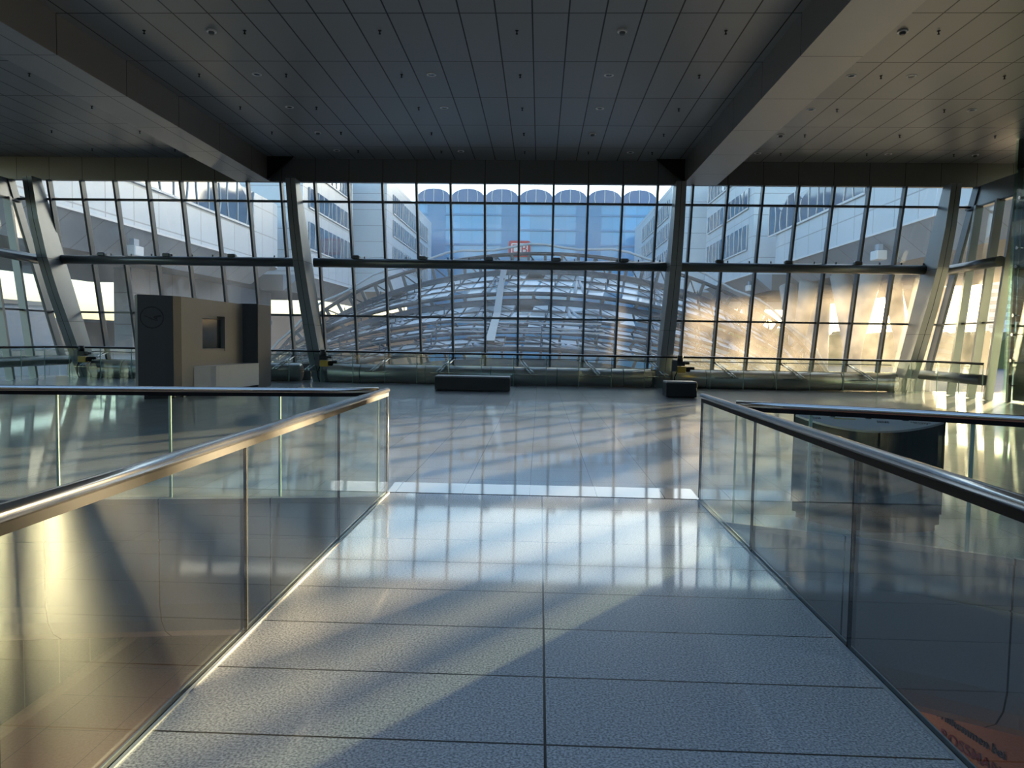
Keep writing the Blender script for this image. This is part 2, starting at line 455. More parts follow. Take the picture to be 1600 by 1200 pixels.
# ------------------------------------------------------------------ glass front
def gy(z): return 25.95 + (7.05 - z)*.2258      # the glass plane leans inwards towards its top
ZT, ZB = 7.06, .62
ROWS = [6.40, 4.29, 2.42]
MX = [-2.01 + 1.194*k for k in range(-13, 14)]
def P(x, z, off=0): return (x, gy(z)+off, z)
bays = [('window_1', (-18.92, -17.75), (-18.0, -17.75), 'narrow leaning window in the far left corner of the hall'),
        ('window_2', (-17.75, -8.62), None, 'leaning glass front behind the dark kiosk'),
        ('window_3', (-8.48, 4.50), None, 'central leaning glass front facing the dome'),
        ('window_4', (4.62, 13.45), None, 'sunlit leaning glass front right of the centre bay'),
        ('window_5', (13.45, 14.70), (13.45, 14.02), 'narrow leaning window in the far right corner')]
def lerp(a, b, t): return a+(b-a)*t
for nm, (xt0, xt1), bot, lab in bays:
    xb0, xb1 = bot if bot else (xt0, xt1)
    t = thing(nm, lab, 'window', ((xb0+xb1)/2, gy(ZB), ZB), kind='structure')
    def xe0(z): return lerp(xb0, xt0, z/7.06)
    def xe1(z): return lerp(xb1, xt1, z/7.06)
    mids = [x for x in MX if max(xt0, xb0)+.12 < x < min(xt1, xb1)-.12]
    zs = [ZB]+list(reversed(ROWS))+[ZT]
    g = MB()
    for zi in range(4):
        z0, z1 = zs[zi]+.02, zs[zi+1]-.02
        xs0 = [xe0(z0)]+mids+[xe1(z0)]; xs1 = [xe0(z1)]+mids+[xe1(z1)]
        for i in range(len(xs0)-1):
            q = [(xs0[i]+.02, z0), (xs0[i+1]-.02, z0), (xs1[i+1]-.02, z1), (xs1[i]+.02, z1)]
            g.hexa([P(x, z) for x, z in q], [P(x, z, .03) for x, z in q])
    obj('glass', g, 'window_glass', t)
    for x in mids + ([None] if bot else []):
        b = MB()
        if x is None:
            e = xe0 if abs(xt0-xb0) > .01 else xe1
            b.bar((e(ZB), gy(ZB)-.12, ZB), (e(ZT), gy(ZT)-.12, ZT), .11, .34)
            obj('corner_post', b, 'mullion', t)
        else:
            b.bar(P(x, ZB, -.09), P(x, ZT, -.09), .075, .22)
            b.bar(P(x, ZB, .05), P(x, ZT, .05), .05, .05)
            obj('mullion', b, 'mullion', t)
    for z in ROWS[:1]+ROWS[2:]+[ZB-.02]:
        b = MB(); b.bar(P(xe0(z), z, -.05), P(xe1(z), z, -.05), .07, .12, side=(0, 0, 1))
        obj('transom', b, 'mullion', t)
    b = MB(); b.bar(P(xe0(.3), .3, 0), P(xe1(.3), .3, 0), .62, .05, side=(0, 0, 1)); obj('spandrel', b, 'header', t)
    # round transom tube with its slim track on top
    xa, xz = xe0(4.29)+(.35 if nm in ('window_2', 'window_3') else .12), xe1(4.29)-.12
    b = MB(); b.tube([(xa, gy(4.29)-.30, 4.29), (xz, gy(4.29)-.30, 4.29)], .165, 14)
    obj('transom_tube', b, 'pipe', t)
    if xz-xa > 4:
        b = MB(); b.bar((xa+1.8, gy(4.4)-.20, 4.53), (xz-.1, gy(4.4)-.20, 4.53), .025, .025)
        k = xa+1.8
        while k < xz:
            b.box(k-.02, k+.02, gy(4.4)-.22, gy(4.4)-.18, 4.40, 4.53); k += .75
        obj('cable_track', b, 'mullion', t)
        k = xa+1.5
        while k < xz:
            b = MB(); b.box(k-.14, k+.14, gy(4.4)-.36, gy(4.4)-.16, 4.42, 4.56); b.bevel(.03, 1)
            obj('track_clamp', b, 'mullion', t); k += 2.39
        # pairs of stays from the sill down to the duct
        for i, x in enumerate(mids):
            if i % 2 == (1 if nm == 'window_3' else 0): continue
            s = -1 if x < -1 else 1
            b = MB()
            for d in (0, .11):
                b.tube([(x+d, gy(.95)-.16, .95), (x+d+s*.42, 26.40, .52)], .024, 8)
                b.tube([(x+d+s*.36, 26.46, .57), (x+d+s*.52, 26.38, .44)], .034, 8)
            b.box(x+s*.3-.42, x+s*.3+.42, 26.36, 26.50, .40, .42)
            obj('window_stay', b, 'stainless', t)
        b = MB(); b.tube([(mids[0]-.4, gy(.95)-.2, .95), (mids[-1]+.4, gy(.95)-.2, .95)], .016, 6); obj('stay_rod', b, 'mullion', t)

# heating duct along the foot of the glass, one run per bay
for nm, x0, x1, lab in [('heating_duct', -16.6, -8.75, 'large round grey duct on the floor behind the kiosk'),
                        ('heating_duct', -7.75, 4.05, 'large round duct under the central glass front behind the long bench'),
                        ('heating_duct', 4.75, 12.75, 'large sunlit round duct under the right glass front')]:
    t = thing(nm, lab, 'duct', ((x0+x1)/2, 26.8, 0), group='ducts along the glass front')
    b = MB(); b.tube([(x0, 26.80, .33), (x0+.04, 26.80, .33), (x1-.04, 26.80, .33), (x1, 26.80, .33)], [.25, .33, .33, .25], 28)
    obj('duct_body', b, 'duct', t)
    k = x0+1.2
    while k < x1-.3:
        b = MB(); b.tube([(k, 26.80, .33), (k+.03, 26.80, .33)], .336, 28); obj('seam_ring', b, 'pipe', t); k += 2.39
    b = MB(); b.bar((x0, 26.86, .665), (x1, 26.86, .665), .10, .03, side=(0, 1, 0)); obj('top_ledge', b, 'stainless', t)

# inclined box columns
def column(xt, xb, lab):
    t = thing('column', lab, 'column', (xb, 26.2, 0), kind='structure')
    def ring(z, dep, w):
        x = lerp(xb, xt, z/7.06); yb = gy(z)-.14
        return [(x-w/2, yb-dep, z), (x+w/2, yb-dep, z), (x+w/2, yb, z), (x-w/2, yb, z)]
    zs = [(0, .62, .46), (1.2, .82, .44), (3.0, .98, .40), (4.29, 1.0, .38), (5.6, .85, .36), (7.06, .52, .34)]
    b = MB()
    rings = [[b.bm.verts.new(p) for p in ring(*z)] for z in zs]
    for a, c in zip(rings, rings[1:]):
        for k in range(4): b.bm.faces.new((a[k], a[(k+1) % 4], c[(k+1) % 4], c[k]))
    b.bm.faces.new(list(reversed(rings[0]))); b.bm.faces.new(rings[-1])
    obj('shaft', b, 'column', t)
    # centre groove of the front face and the joints across it
    b = MB()
    for (z0, d0, w0), (z1, d1, w1) in zip(zs, zs[1:]):
        r0, r1 = ring(z0, d0, w0), ring(z1, d1, w1)
        b.bar(Vector(r0[0]).lerp(Vector(r0[1]), .5), Vector(r1[0]).lerp(Vector(r1[1]), .5), .014, .006)
    obj('groove', b, 'joint', t)
    b = MB()
    for z, d, w in ((.45, .70, .455), (2.05, .90, .424), (4.25, 1.0, .385)):
        r = ring(z, d, w)
        b.hexa([(x+(-.003 if i in (0, 3) else .003), y+(-.003 if i < 2 else 0), z) for i, (x, y, _) in enumerate(r)],
               [(x+(-.003 if i in (0, 3) else .003), y+(-.003 if i < 2 else 0), z+.008) for i, (x, y, _) in enumerate(r)])
    obj('plate_joint', b, 'joint', t)
column(-17.93, -16.95, 'outermost left leaning steel column beside the corner window')
column(-8.66, -8.10, 'leaning steel column right of the dark kiosk')
column(4.66, 4.48, 'leaning steel column behind the small cube bench')
column(13.72, 13.12, 'wide sunlit leaning steel column near the right corner')

# return walls of glass
def return_wall(nm, side, xt, xb, y_far, y_near, lab):
    t = thing(nm, lab, 'window', (xb, (y_far+y_near)/2, 0), kind='structure')
    def x(z): return lerp(xb, xt, z/7.06)
    ys = []
    y = y_far-.9
    while y > y_near+.2: ys.append(y); y -= 1.15
    ztop = 6.35
    g = MB()
    ed = [None]+ys+[y_near]
    for z0, z1 in ((.05, 2.40), (2.44, 4.27), (4.31, ztop-.02)):
        for i in range(len(ed)-1):
            ya0 = ed[i] if ed[i] else gy(z0)-.02; ya1 = ed[i] if ed[i] else gy(z1)-.02
            q = [(x(z0), ya0-.02, z0), (x(z0), ed[i+1]+.02, z0), (x(z1), ed[i+1]+.02, z1), (x(z1), ya1-.02, z1)]
            g.hexa(q, [(a+side*.03, b_, c) for a, b_, c in q])
    obj('glass', g, 'window_glass', t)
    for yy in ys+[y_near]:
        b = MB(); b.bar((x(0)-side*.10, yy, 0), (x(ztop)-side*.10, yy, ztop), .11, .26, side=(0, 1, 0)); obj('mullion', b, 'column', t)
    q = [(x(ztop), gy(ztop), ztop), (x(ztop), y_near, ztop), (x(7.06), y_near, 7.06), (x(7.06), gy(7.06), 7.06)]
    b = MB(); b.hexa(q, [(a+side*.10, b_, c) for a, b_, c in q]); obj('header_panel', b, 'column', t)
    b = MB(); b.bar((x(ztop)-side*.05, gy(ztop), ztop-.03), (x(ztop)-side*.05, y_near, ztop-.03), .06, .2, side=(0, 0, 1)); obj('transom', b, 'mullion', t)
    b = MB(); b.bar((x(2.42)-side*.05, gy(2.42), 2.42), (x(2.42)-side*.05, y_near, 2.42), .06, .14, side=(0, 0, 1)); obj('transom', b, 'mullion', t)
    b = MB(); b.tube([(x(4.29)-side*.34, gy(4.29)-.35, 4.29), (x(4.29)-side*.34, y_near, 4.29)], .165, 14); obj('transom_tube', b, 'pipe', t)
    b = MB(); b.tube([(x(.5)-side*.30, gy(.5)-.35, .62), (x(.5)-side*.30, y_near, .62)], .17, 14); obj('foot_tube', b, 'pipe', t)
    return t
return_wall('window_6', -1, -18.92, -18.0, 26.3, 10.0, 'glass side wall at the far left of the hall')
return_wall('window_7', 1, 14.70, 14.02, 26.3, 23.35, 'bright glass side wall between corner column and lift')

# ------------------------------------------------------------------ outside: ground, wood, wings, rear block, dome
b = MB(); b.box(-400, 400, 27.6, 600, -6.6, -6.0)
tag(obj('ground', b, 'ground'), 'grey ground outside the glass front', 'ground', kind='structure')
b = MB()
def wood(x0, y0, x1, y1, n, h):
    tops = []
    for i in range(n+1):
        f = i/n
        tops.append((lerp(x0, x1, f), lerp(y0, y1, f), -6+h*(1+.22*math.sin(i*1.7)*math.sin(i*.61)+.10*random.random())))
    dx, dy = (y1-y0), -(x1-x0); L = math.hypot(dx, dy); dx, dy = dx/L, dy/L
    prev = None
    for x, y, z in tops:
        ring = [b.bm.verts.new(p) for p in [(x-dx*6, y-dy*6, -6), (x-dx*5, y-dy*5, z*.7), (x, y, z), (x+dx*30, y+dy*30, z*1.05), (x+dx*30, y+dy*30, -6)]]
        if prev:
            for k in range(4): b.bm.faces.new((prev[k], prev[k+1], ring[k+1], ring[k]))
        prev = ring
wood(40, 330, 420, 300, 150, 11.5)
tag(obj('treeline', b, 'forest'), 'hazy golden treeline on the horizon beyond the right wing', 'trees', kind='stuff')

def wing_block(side, X, y0, y1, soff, roof, strips, name, lab, depth=18, round_end=True, lip=True):
    """one white panelled block of a wing; side -1 left, +1 right"""
    t = thing(name, lab, 'building', (X, (y0+y1)/2, soff))
    s = side
    rr = 7.0 if round_end else .5
    pts = [(X+s*depth, y0), (X, y0), (X, y1-rr)]
    n = 8
    for k in range(1, n+1):
        a = k/n*math.pi/2
        pts.append((X+s*(rr-rr*math.cos(a)), y1-rr+rr*math.sin(a)))
    pts.append((X+s*depth, y1))
    b = MB(); b.prism(pts, soff, roof); obj('wall', b, 'white_wing', t)
    if lip:
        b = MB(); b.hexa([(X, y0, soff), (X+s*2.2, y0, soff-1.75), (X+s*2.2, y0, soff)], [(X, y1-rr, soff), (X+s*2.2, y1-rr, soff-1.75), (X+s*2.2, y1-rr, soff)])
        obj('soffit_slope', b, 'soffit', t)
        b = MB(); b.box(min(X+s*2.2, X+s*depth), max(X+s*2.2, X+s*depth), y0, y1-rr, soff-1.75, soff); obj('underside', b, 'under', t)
        b = MB(); b.bar((X-s*.06, y0, soff+.02), (X-s*.06, y1-rr, soff+.02), .14, .12, side=(0, 0, 1)); obj('drip_edge', b, 'bars', t)
    for (z0, z1, ya, yb, bow) in strips:
        w = MB(); n = max(6, int((yb-ya)/1.7))
        # ribbon window: top edge scalloped where it meets the eaves
        def top(y): return z1 + (abs(math.sin((y-ya)/6.2*math.pi))*1.5 if bow > 1 else 0)
        cols = [lerp(ya, yb, i/n) for i in range(n+1)]
        for c0, c1 in zip(cols, cols[1:]):
            w.hexa([(X-s*.10, c0, z0), (X-s*.10, c1, z0), (X-s*.10, c1, top(c1)), (X-s*.10, c0, top(c0))],
                   [(X+s*.10, c0, z0), (X+s*.10, c1, z0), (X+s*.10, c1, top(c1)), (X+s*.10, c0, top(c0))])
        win = obj('window', w, 'ribbon', t)
        br = MB()
        for i, c in enumerate(cols):
            hz = top(c)-z0
            amp = .32*math.sin(i*2.1) if bow else 0
            br.tube([(X-s*.14, c+amp*math.sin(math.pi*j/6), z0+hz*j/6) for j in range(7)], .055, 5)
        br.bar((X-s*.12, ya, z0), (X-s*.12, yb, z0), .16, .1, side=(0, 0, 1))
        obj('window_bars', br, 'bars', win)
    return t

wing_block(-1, -26, 26.9, 78, 8.45, 14.6, [(11.35, 13.6, 46, 66, 2)], 'office_wing', 'long low white panelled wing beyond the left glass front')
wing_block(-1, -26, 80, 107.5, 8.45, 24.2, [(11.5, 14.5, 82, 100, 1), (16.1, 18.3, 82, 100, 1), (20.2, 22.0, 82, 100, 2)], 'office_wing', 'middle white block of the left wing with ribbon windows')
wing_block(-1, -22.6, 107.5, 158, 8.45, 25.4, [(13.0, 15.6, 112, 146, 1), (17.2, 19.6, 112, 146, 1), (20.6, 23.4, 112, 146, 1)], 'office_wing', 'farthest rounded white block of the left wing', lip=False)
wing_block(1, 23, 26.9, 80, 9.33, 15.2, [(12.5, 14.2, 54, 76, 2)], 'office_wing', 'long low white panelled wing beyond the right glass front')
wing_block(1, 23, 82, 111.5, 9.33, 24.6, [(12.2, 15.0, 84, 104, 1), (16.8, 19.0, 84, 104, 1), (20.9, 22.6, 84, 104, 2)], 'office_wing', 'middle white block of the right wing with ribbon windows')
wing_block(1, 19.6, 111.5, 164.5, 9.33, 25.6, [(13.6, 16.2, 116, 146, 1), (17.8, 20.2, 116, 146, 1), (21.2, 23.8, 116, 146, 1)], 'office_wing', 'farthest rounded white block of the right wing', lip=False, depth=34)

# tall block added far out of view to keep the sun off the centre panes
t = thing('sun_blocker', 'added unseen tower that blocks the sun from the centre windows', 'building', (245, 371, -6))
tc_, tu, tv = Vector((254.5, 364.7, 0)), Vector((-.804, .595, 0)), Vector((.595, .804, 0))
b = MB(); b.prism([tuple((tc_+tu*a+tv*c)[:2]) for a, c in ((0, 0), (34, 0), (34, 22), (0, 22))], -6, 46); obj('wall', b, 'end_wing', t)
for z in range(0, 44, 4):
    b = MB(); b.prism([tuple((tc_+tu*a+tv*c)[:2]) for a, c in ((1, -.15), (33, -.15), (33, .1), (1, .1))], z, z+1.8); obj('window', b, 'ribbon', t)
# equipment boxes under the wings
for x, y, z, lab in [(-26.4, 47.2, 6.2, 'small pale equipment box under the left white wing'), (23.4, 52.5, 7.1, 'small pale equipment box under the right wing near the column'),
                     (23.4, 84, 7.1, 'far small equipment box under the right wing')]:
    t = thing('equipment_box', lab, 'box', (x, y, z), group='boxes under the wings')
    b = MB(); b.box(x-.35, x+.35, y-.55, y+.55, z+.5, z+1.15); b.bevel(.05, 1); obj('housing', b, 'bars', t)
    b = MB(); b.box(x-.15, x+.15, y-.3, y+.3, z+1.2, z+1.6); obj('hanger', b, 'soffit', t)

# dark walls below the left wing
for x0, x1, y0, y1, z1, lab in [(-32.4, -31, 55, 84, 6.7, 'dark grey podium wall below the long left wing'), (-34, -30, 28, 36, 6.7, 'grey podium wall at the far left edge')]:
    t = thing('podium', lab, 'building', ((x0+x1)/2, (y0+y1)/2, -6))
    b = MB(); b.box(x0, x1, y0, y1, -6, z1); obj('wall', b, 'podium', t)
    b = MB(); b.box(x1-.02, x1+.12, y0, y1, 3.0, 3.5); b.box(x1-.02, x1+.10, y0, y1, -1.0, -.6); obj('ledge', b, 'podium', t)
    y = y0+2
    while y < y1-3:
        b = MB(); b.box(x1-.05, x1+.05, y, y+2.2, .4, 2.3); y += 5
        obj('louver', b, 'under', t)
for x0, x1, y0, y1, z1, mt_, lab in [(-48, -38, 58, 66, 2.6, 'brick', 'low reddish building beyond the left wing'), (-62, -21, 126, 136, 5.4, 'brick', 'far reddish building beside the left column'), (-29.6, -27.5, 36.5, 60, .4, 'soffit', 'low grey parapet wall outside the left front'), (-34, -31, 38, 46, 3.3, 'soffit', 'grey wall outside the far left corner windows')]:
    t = thing('low_building', lab, 'building', ((x0+x1)/2, (y0+y1)/2, -6))
    b = MB(); b.box(x0, x1, y0, y1, -6, z1); obj('wall', b, mt_, t)
    b = MB(); b.box(x0-.2, x1+.2, y0-.2, y1+.2, z1, z1+.25); obj('roof_edge', b, 'concrete', t)

# forked stilts carrying the right wing
def stilt(x, y, sp, lab):
    t = thing('forked_stilt', lab, 'column', (x, y, -6), group='forked stilts under the right wing')
    b = MB(); b.tube([(x, y, -6), (x, y, -2), (x, y, 1.2)], [.85, .75, .70], 16); obj('trunk', b, 'concrete', t, smooth=True)
    for s in (-1, 1):
        b = MB(); b.tube([(x, y, .2), (x, y+s*sp*.25, 2.2), (x, y+s*sp*.62, 4.6), (x, y+s*sp, 7.50)], [.60, .58, .66, .85], 14); obj('branch', b, 'concrete', t, smooth=True)
for x, y, lab in [(25.2, 60.5, 'nearest forked concrete stilt under the right wing'), (33, 68, 'forked stilt in the second line under the right wing'), (24.8, 72.5, 'forked stilt behind the dome edge, under the right wing'),
                  (39, 76.5, 'forked stilt by the far edge of the right wing, near the column'), (27, 95, 'farthest forked stilt under the right wing')]:
    stilt(x, y, 2.9, lab)
for y in (84,):
    t = thing('round_pillar', 'thick round pillar under the right wing between two forked stilts', 'column', (31, y, -6))
    b = MB(); b.tube([(31, y, -6), (31, y, 7.6)], 1.3, 18); obj('shaft', b, 'concrete', t, smooth=True)
    b = MB(); b.tube([(31, y, 6.9), (31, y, 7.6)], 1.6, 18); obj('collar', b, 'under', t, smooth=True)

# rear glass block with vaulted top
t = thing('glass_block', 'blue glazed office block with scalloped top behind the dome', 'building', (-3.5, 166, -6))
b = MB(); b.box(-30, 42, 165, 180, -6, 32.0); obj('curtain_wall', b, 'rear_glass', t)
for z in (19.6, 22.9, 26.2, 29.5, 32.0):
    b = MB(); b.box(-29.5, 41, 164.8, 165.1, z-.22, z+.22); obj('floor_band', b, 'rear_band', t)
for x0, x1 in ((-25.5, -21.5), (-9, -5.5), (7.5, 13)):
    b = MB(); b.box(x0, x1, 164.85, 165.05, 8, 31.5); obj('glass_bay', b, 'rear_band', t)
for k in range(7):
    c = -24.1 + 7.55*k
    b = MB()
    prof_ = [(c-3.7, 31.8)] + [(c-3.7*math.cos(a*math.pi/10), 33.0+2.1*math.sin(a*math.pi/10)) for a in range(11)] + [(c+3.7, 31.8)]
    b.hexa([(x, 164.6, z) for x, z in prof_], [(x, 178, z) for x, z in prof_])
    v = obj('roof_vault', b, 'vault', t)
    for f in (-.52, 0, .52):
        b = MB()
        b.tube([(c+f*3.7*(1+.15*math.sin(math.pi*j/5)), 164.5, 31.8+(1.2+2.1*math.sqrt(1-f*f))*j/5) for j in range(6)], .09, 6)
        obj('vault_bar', b, 'bars', v)
t = thing('railway_sign', 'red framed white railway sign on the blue glass block', 'sign', (-4.9, 164.4, 20.2))
def rrect(cx, cz, w, h, r, n=5):
    out = []
    for sx, sz, a0 in ((1, -1, -90), (1, 1, 0), (-1, 1, 90), (-1, -1, 180)):
        for k in range(n+1):
            a = R(a0+90*k/n); out.append((cx+sx*(w/2-r)+r*math.cos(a), cz+sz*(h/2-r)+r*math.sin(a)))
    return out
def plate(poly2, y0, y1):
    b = MB(); b.hexa([(x, y0, z) for x, z in poly2], [(x, y1, z) for x, z in poly2]); return b
obj('frame', plate(rrect(-4.9, 22.0, 4.8, 3.5, .5), 164.25, 164.7), 'red', t)
obj('face', plate(rrect(-4.9, 22.0, 3.7, 2.4, .3), 164.20, 164.4), 'sign_white', t)
text('lettering', 'DB', 2.7, 'red', t, frame((-4.9, 164.16, 21.05), (1, 0, 0), (0, 0, 1)), depth=.05, align='CENTER', bold=.02)

# station dome: arched trusses, glazing between them, struts and a gangway
t = thing('glass_dome', 'grey steel and glass dome with arched trusses outside the central window', 'dome', (-1.3, 50, -6))
DB_ = -5.5
def arch_pts(y, xc, zp, half, n=56, amax=1.0):
    out = []
    for i in range(n+1):
        a = math.pi*i/n
        out.append((xc-half*math.cos(a), y, DB_+(zp-DB_)*math.sin(a)))
    return out
def half_of(zp, dx, z): return abs(dx)/math.sqrt(max(1e-3, 1-((z-DB_)/(zp-DB_))**2))
ARCH = [  # y, xc, top chord z, bottom chord z, half width, radii
    (60, .3, 8.68, 7.05, 24.0, .15, .46),
    (52, -.5, 4.95, 4.15, 22.0, .15, .44),
    (46, -.8, 3.00, 2.62, 20.5, .11, .11),
    (41, -.9, 2.10, 1.72, 18.6, .10, .11),
    (36, -.9, 1.22, .42, 17.0, .13, .34)]
tops, bots = [], []
for i, (y, xc, zt, zb, half, rt_, rb) in enumerate(ARCH):
    tp = arch_pts(y, xc, zt, half); bt = arch_pts(y, xc, zb, half-.9)
    tops.append(tp); bots.append(bt)
    b = MB(); b.tube(tp, rt_, 10); a = obj('arch_chord', b, 'dome_steel', t)
    b = MB(); b.tube(bt, rb, 14); obj('arch_tube', b, 'dome_steel', t)
    b = MB()
    for k in range(4, len(tp)-3, 1 if i in (0, 4) else 2):
        b.bar(tp[k], bt[k], .12 if i > 1 else .24, .22)
        if i == 0 and k % 2: b.tube([tp[k], bt[k+1]], .06, 5)
    obj('arch_posts', b, 'dome_steel', a)
# gently waved capping rail above the rear arch
b = MB(); b.tube([(x, y-.5, z+.55+.18*math.sin(i*1.25)) for i, (x, y, z) in enumerate(tops[0][6:-6])], .10, 8); obj('capping_rail', b, 'dome_light', t)
# secondary rods and glazing
LINKS = [(bots[0], tops[1]), (bots[1], tops[2]), (bots[2], tops[3]), (bots[3], tops[4])]
for li, (A, B) in enumerate(LINKS):
    g = MB(); bars = MB(); lat = MB()
    NA = len(A)-1; rows = [3, 2, 2, 2][li]
    def pt(k, r_):
        a, c = Vector(A[k]), Vector(B[k]); p = a.lerp(c, r_/rows); p.z -= .12*math.sin(math.pi*r_/rows); return p
    for k in range(4, NA-4):
        for r_ in range(rows):
            q = [pt(k, r_), pt(k+1, r_), pt(k+1, r_+1), pt(k, r_+1)]
            if (k*7+r_*5) % 9 == 0: continue
            c = sum(q, Vector())/4
            q = [c + (p-c)*.86 for p in q]
            up_ = Vector((0, 0, .06))
            g.hexa(q, [p+up_ for p in q])
    for r_ in range(1, rows):
        bars.tube([pt(k, r_) + Vector((0, 0, .15)) for k in range(3, NA-2)], .055, 6)
    for k in range(3, NA-2, 2):
        bars.tube([pt(k, r_)+Vector((0, 0, .12)) for r_ in range(rows+1)], .04, 5)
    for k in range(4, NA-5, 3):
        for r_ in range(rows):
            lat.tube([pt(k, r_)+Vector((0, 0, .5)), pt(k+2, r_+1)+Vector((0, 0, .12))], .03, 5)
            lat.tube([pt(k+2, r_)+Vector((0, 0, .12)), pt(k, r_+1)+Vector((0, 0, .5))], .03, 5)
            lat.tube([pt(k+1, r_)+Vector((0, 0, .1)), pt(k+1, r_)+Vector((0, 0, .75))], .04, 5)
    obj('glazing', g, 'dome_glass', t)
    obj('purlin', bars, 'dome_steel', t)
    obj('lattice', lat, 'dome_steel', t)
    for k in range(10, NA-8, 5):
        b = MB()
        if 26 < k < 30: continue
        for d in (0, 1):
            b.tube([Vector(A[k])+Vector((0, -.45, -.2)), Vector(B[k]).lerp(Vector(B[k+1]), .35+.6*d)+Vector((0, .2, .1))], .13, 7)
        obj('strut', b, 'dome_light', t)
gp = [(-2.95, 59.3, 7.5), (-2.85, 52, 5.2), (-2.7, 46, 3.3), (-2.6, 41, 2.35), (-2.45, 36, 1.55)]
b = MB()
for p, q in zip(gp, gp[1:]): b.bar(p, q, .45, .10)
obj('gangway', b, 'pipe', t)
b = MB()
for z, y in ((2.75, 42.5), (2.4, 41.2), (2.2, 40.2)):
    b.tube([(-5, y, z-.12), (3.5, y, z-.12)], .045, 8)
obj('service_pipe', b, 'dome_light', t)
b = MB(); b.tube(arch_pts(35.4, -.9, -.15, 16.4), .62, 12); obj('gutter', b, 'joint', t)

# ------------------------------------------------------------------ balustrades
def glass_run(pts_list, z0, z1, th=.02):
    """one upright pane following a path of xy points"""
    b = MB(); b.sweep(pts_list, [(-th/2, z0), (th/2, z0), (th/2, z1), (-th/2, z1)], closed=True); return b
def along(path, step, start=0.0):
    """split a polyline into pieces of a given length"""
    d = [0]
    for a, c in zip(path, path[1:]): d.append(d[-1]+math.dist(a, c))
    def at(s):
        s = max(0, min(s, d[-1]))
        for i in range(len(path)-1):
            if s <= d[i+1]+1e-9:
                f = (s-d[i])/(d[i+1]-d[i]); return (lerp(path[i][0], path[i+1][0], f), lerp(path[i][1], path[i+1][1], f))
        return path[-1]
    cuts = [0]; s = start or step
    while s < d[-1]-.3: cuts.append(s); s += step
    cuts.append(d[-1])
    out = []
    for a, c in zip(cuts, cuts[1:]):
        inner = [path[i] for i in range(len(path)) if a+.02 < d[i] < c-.02]
        out.append([at(a)]+inner+[at(c)])
    return out
def shrink(seg, g):
    a, c = Vector(seg[0]), Vector(seg[1]); e, f = Vector(seg[-1]), Vector(seg[-2])
    return [tuple(a+(c-a).normalized()*g)]+list(seg[1:-1])+[tuple(e+(f-e).normalized()*g)]
def balustrade(lab, path, step, start, top=1.045, rail_r=.030, zb=-.12, channel=True, group='glass balustrades', rail=True, gap=.004, inner=1, dark_joint=True):
    t = thing('glass_balustrade', lab, 'balustrade', (path[0][0], path[0][1], 0), group=group)
    segs = along(path, step, start)
    for sg in segs:
        p = obj('glass_panel', glass_run(shrink(sg, gap), zb, top), 'rail_glass', t)
        # ground edges of the pane
        ew = .004 if dark_joint else .007
        for q in (shrink(sg, gap)[0], shrink(sg, gap)[-1]):
            e = MB(); e.box(q[0]-.0085, q[0]+.0085, q[1]-ew, q[1]+ew, max(zb, 0.0), top-.005)
            obj('ground_edge', e, 'edge_glass' if not dark_joint else 'joint', p)
    if rail:
        b = MB(); b.tube([(x, y, top+.025) for x, y in path], rail_r, 14); obj('handrail', b, 'stainless', t)
        b = MB(); b.sweep(path, [(-.016, top-.035), (.016, top-.035), (.016, top+.01), (-.016, top+.01)], closed=True); obj('rail_clamp', b, 'joint', t)
    if channel:
        for sg_ in (-1, 1):
            o1 = .030 if sg_ == inner else .022
            b = MB(); b.sweep(path, [(sg_*o1, zb), (sg_*o1, .008), (sg_*.014, .008), (sg_*.014, zb)], closed=True); obj('base_channel', b, 'channel', t)
    return t
tl = balustrade('long glass balustrade with steel handrail along the left side of the granite walkway', [(BX0, YE-.02), (BX0, -4.5)], 1.84, 1.84, inner=-1)
b = MB(); b.tube([(BX0, YE, .02), (BX0, YE, 1.07)], .012, 8); obj('end_post', b, 'stainless', tl)
tr_ = balustrade('long glass balustrade with steel handrail along the right side of the granite walkway', [(BX1, YE-.02), (BX1, -4.5)], 1.82, 1.84, inner=1)
b = MB(); b.tube([(BX1, YE, .02), (BX1, YE, 1.07)], .012, 8); obj('end_post', b, 'joint', tr_)
def inset(path, dy): return [(x, y+dy) for x, y in path]
balustrade('glass balustrade along the left void edge in front of the kiosk', [(BX0-.08, 7.50)]+inset(void_l[1:8], .10), 1.05, .98, channel=False, zb=0.0, dark_joint=False)
balustrade('curved glass balustrade along the right void edge in front of the waste station', [(BX1+.09, 6.61)]+inset(void_r[1:7], .02), 1.18, .62, channel=False, zb=0.0, dark_joint=False)
balustrade('slim long glass balustrade in front of the large glass front', [(-17.6, 22.0), (-17.55, 26.25), (13.5, 26.25), (13.72, 23.3)], 1.16, 0, top=1.12, rail_r=.016, channel=False, zb=0.0, rail=True, dark_joint=False, gap=.004)

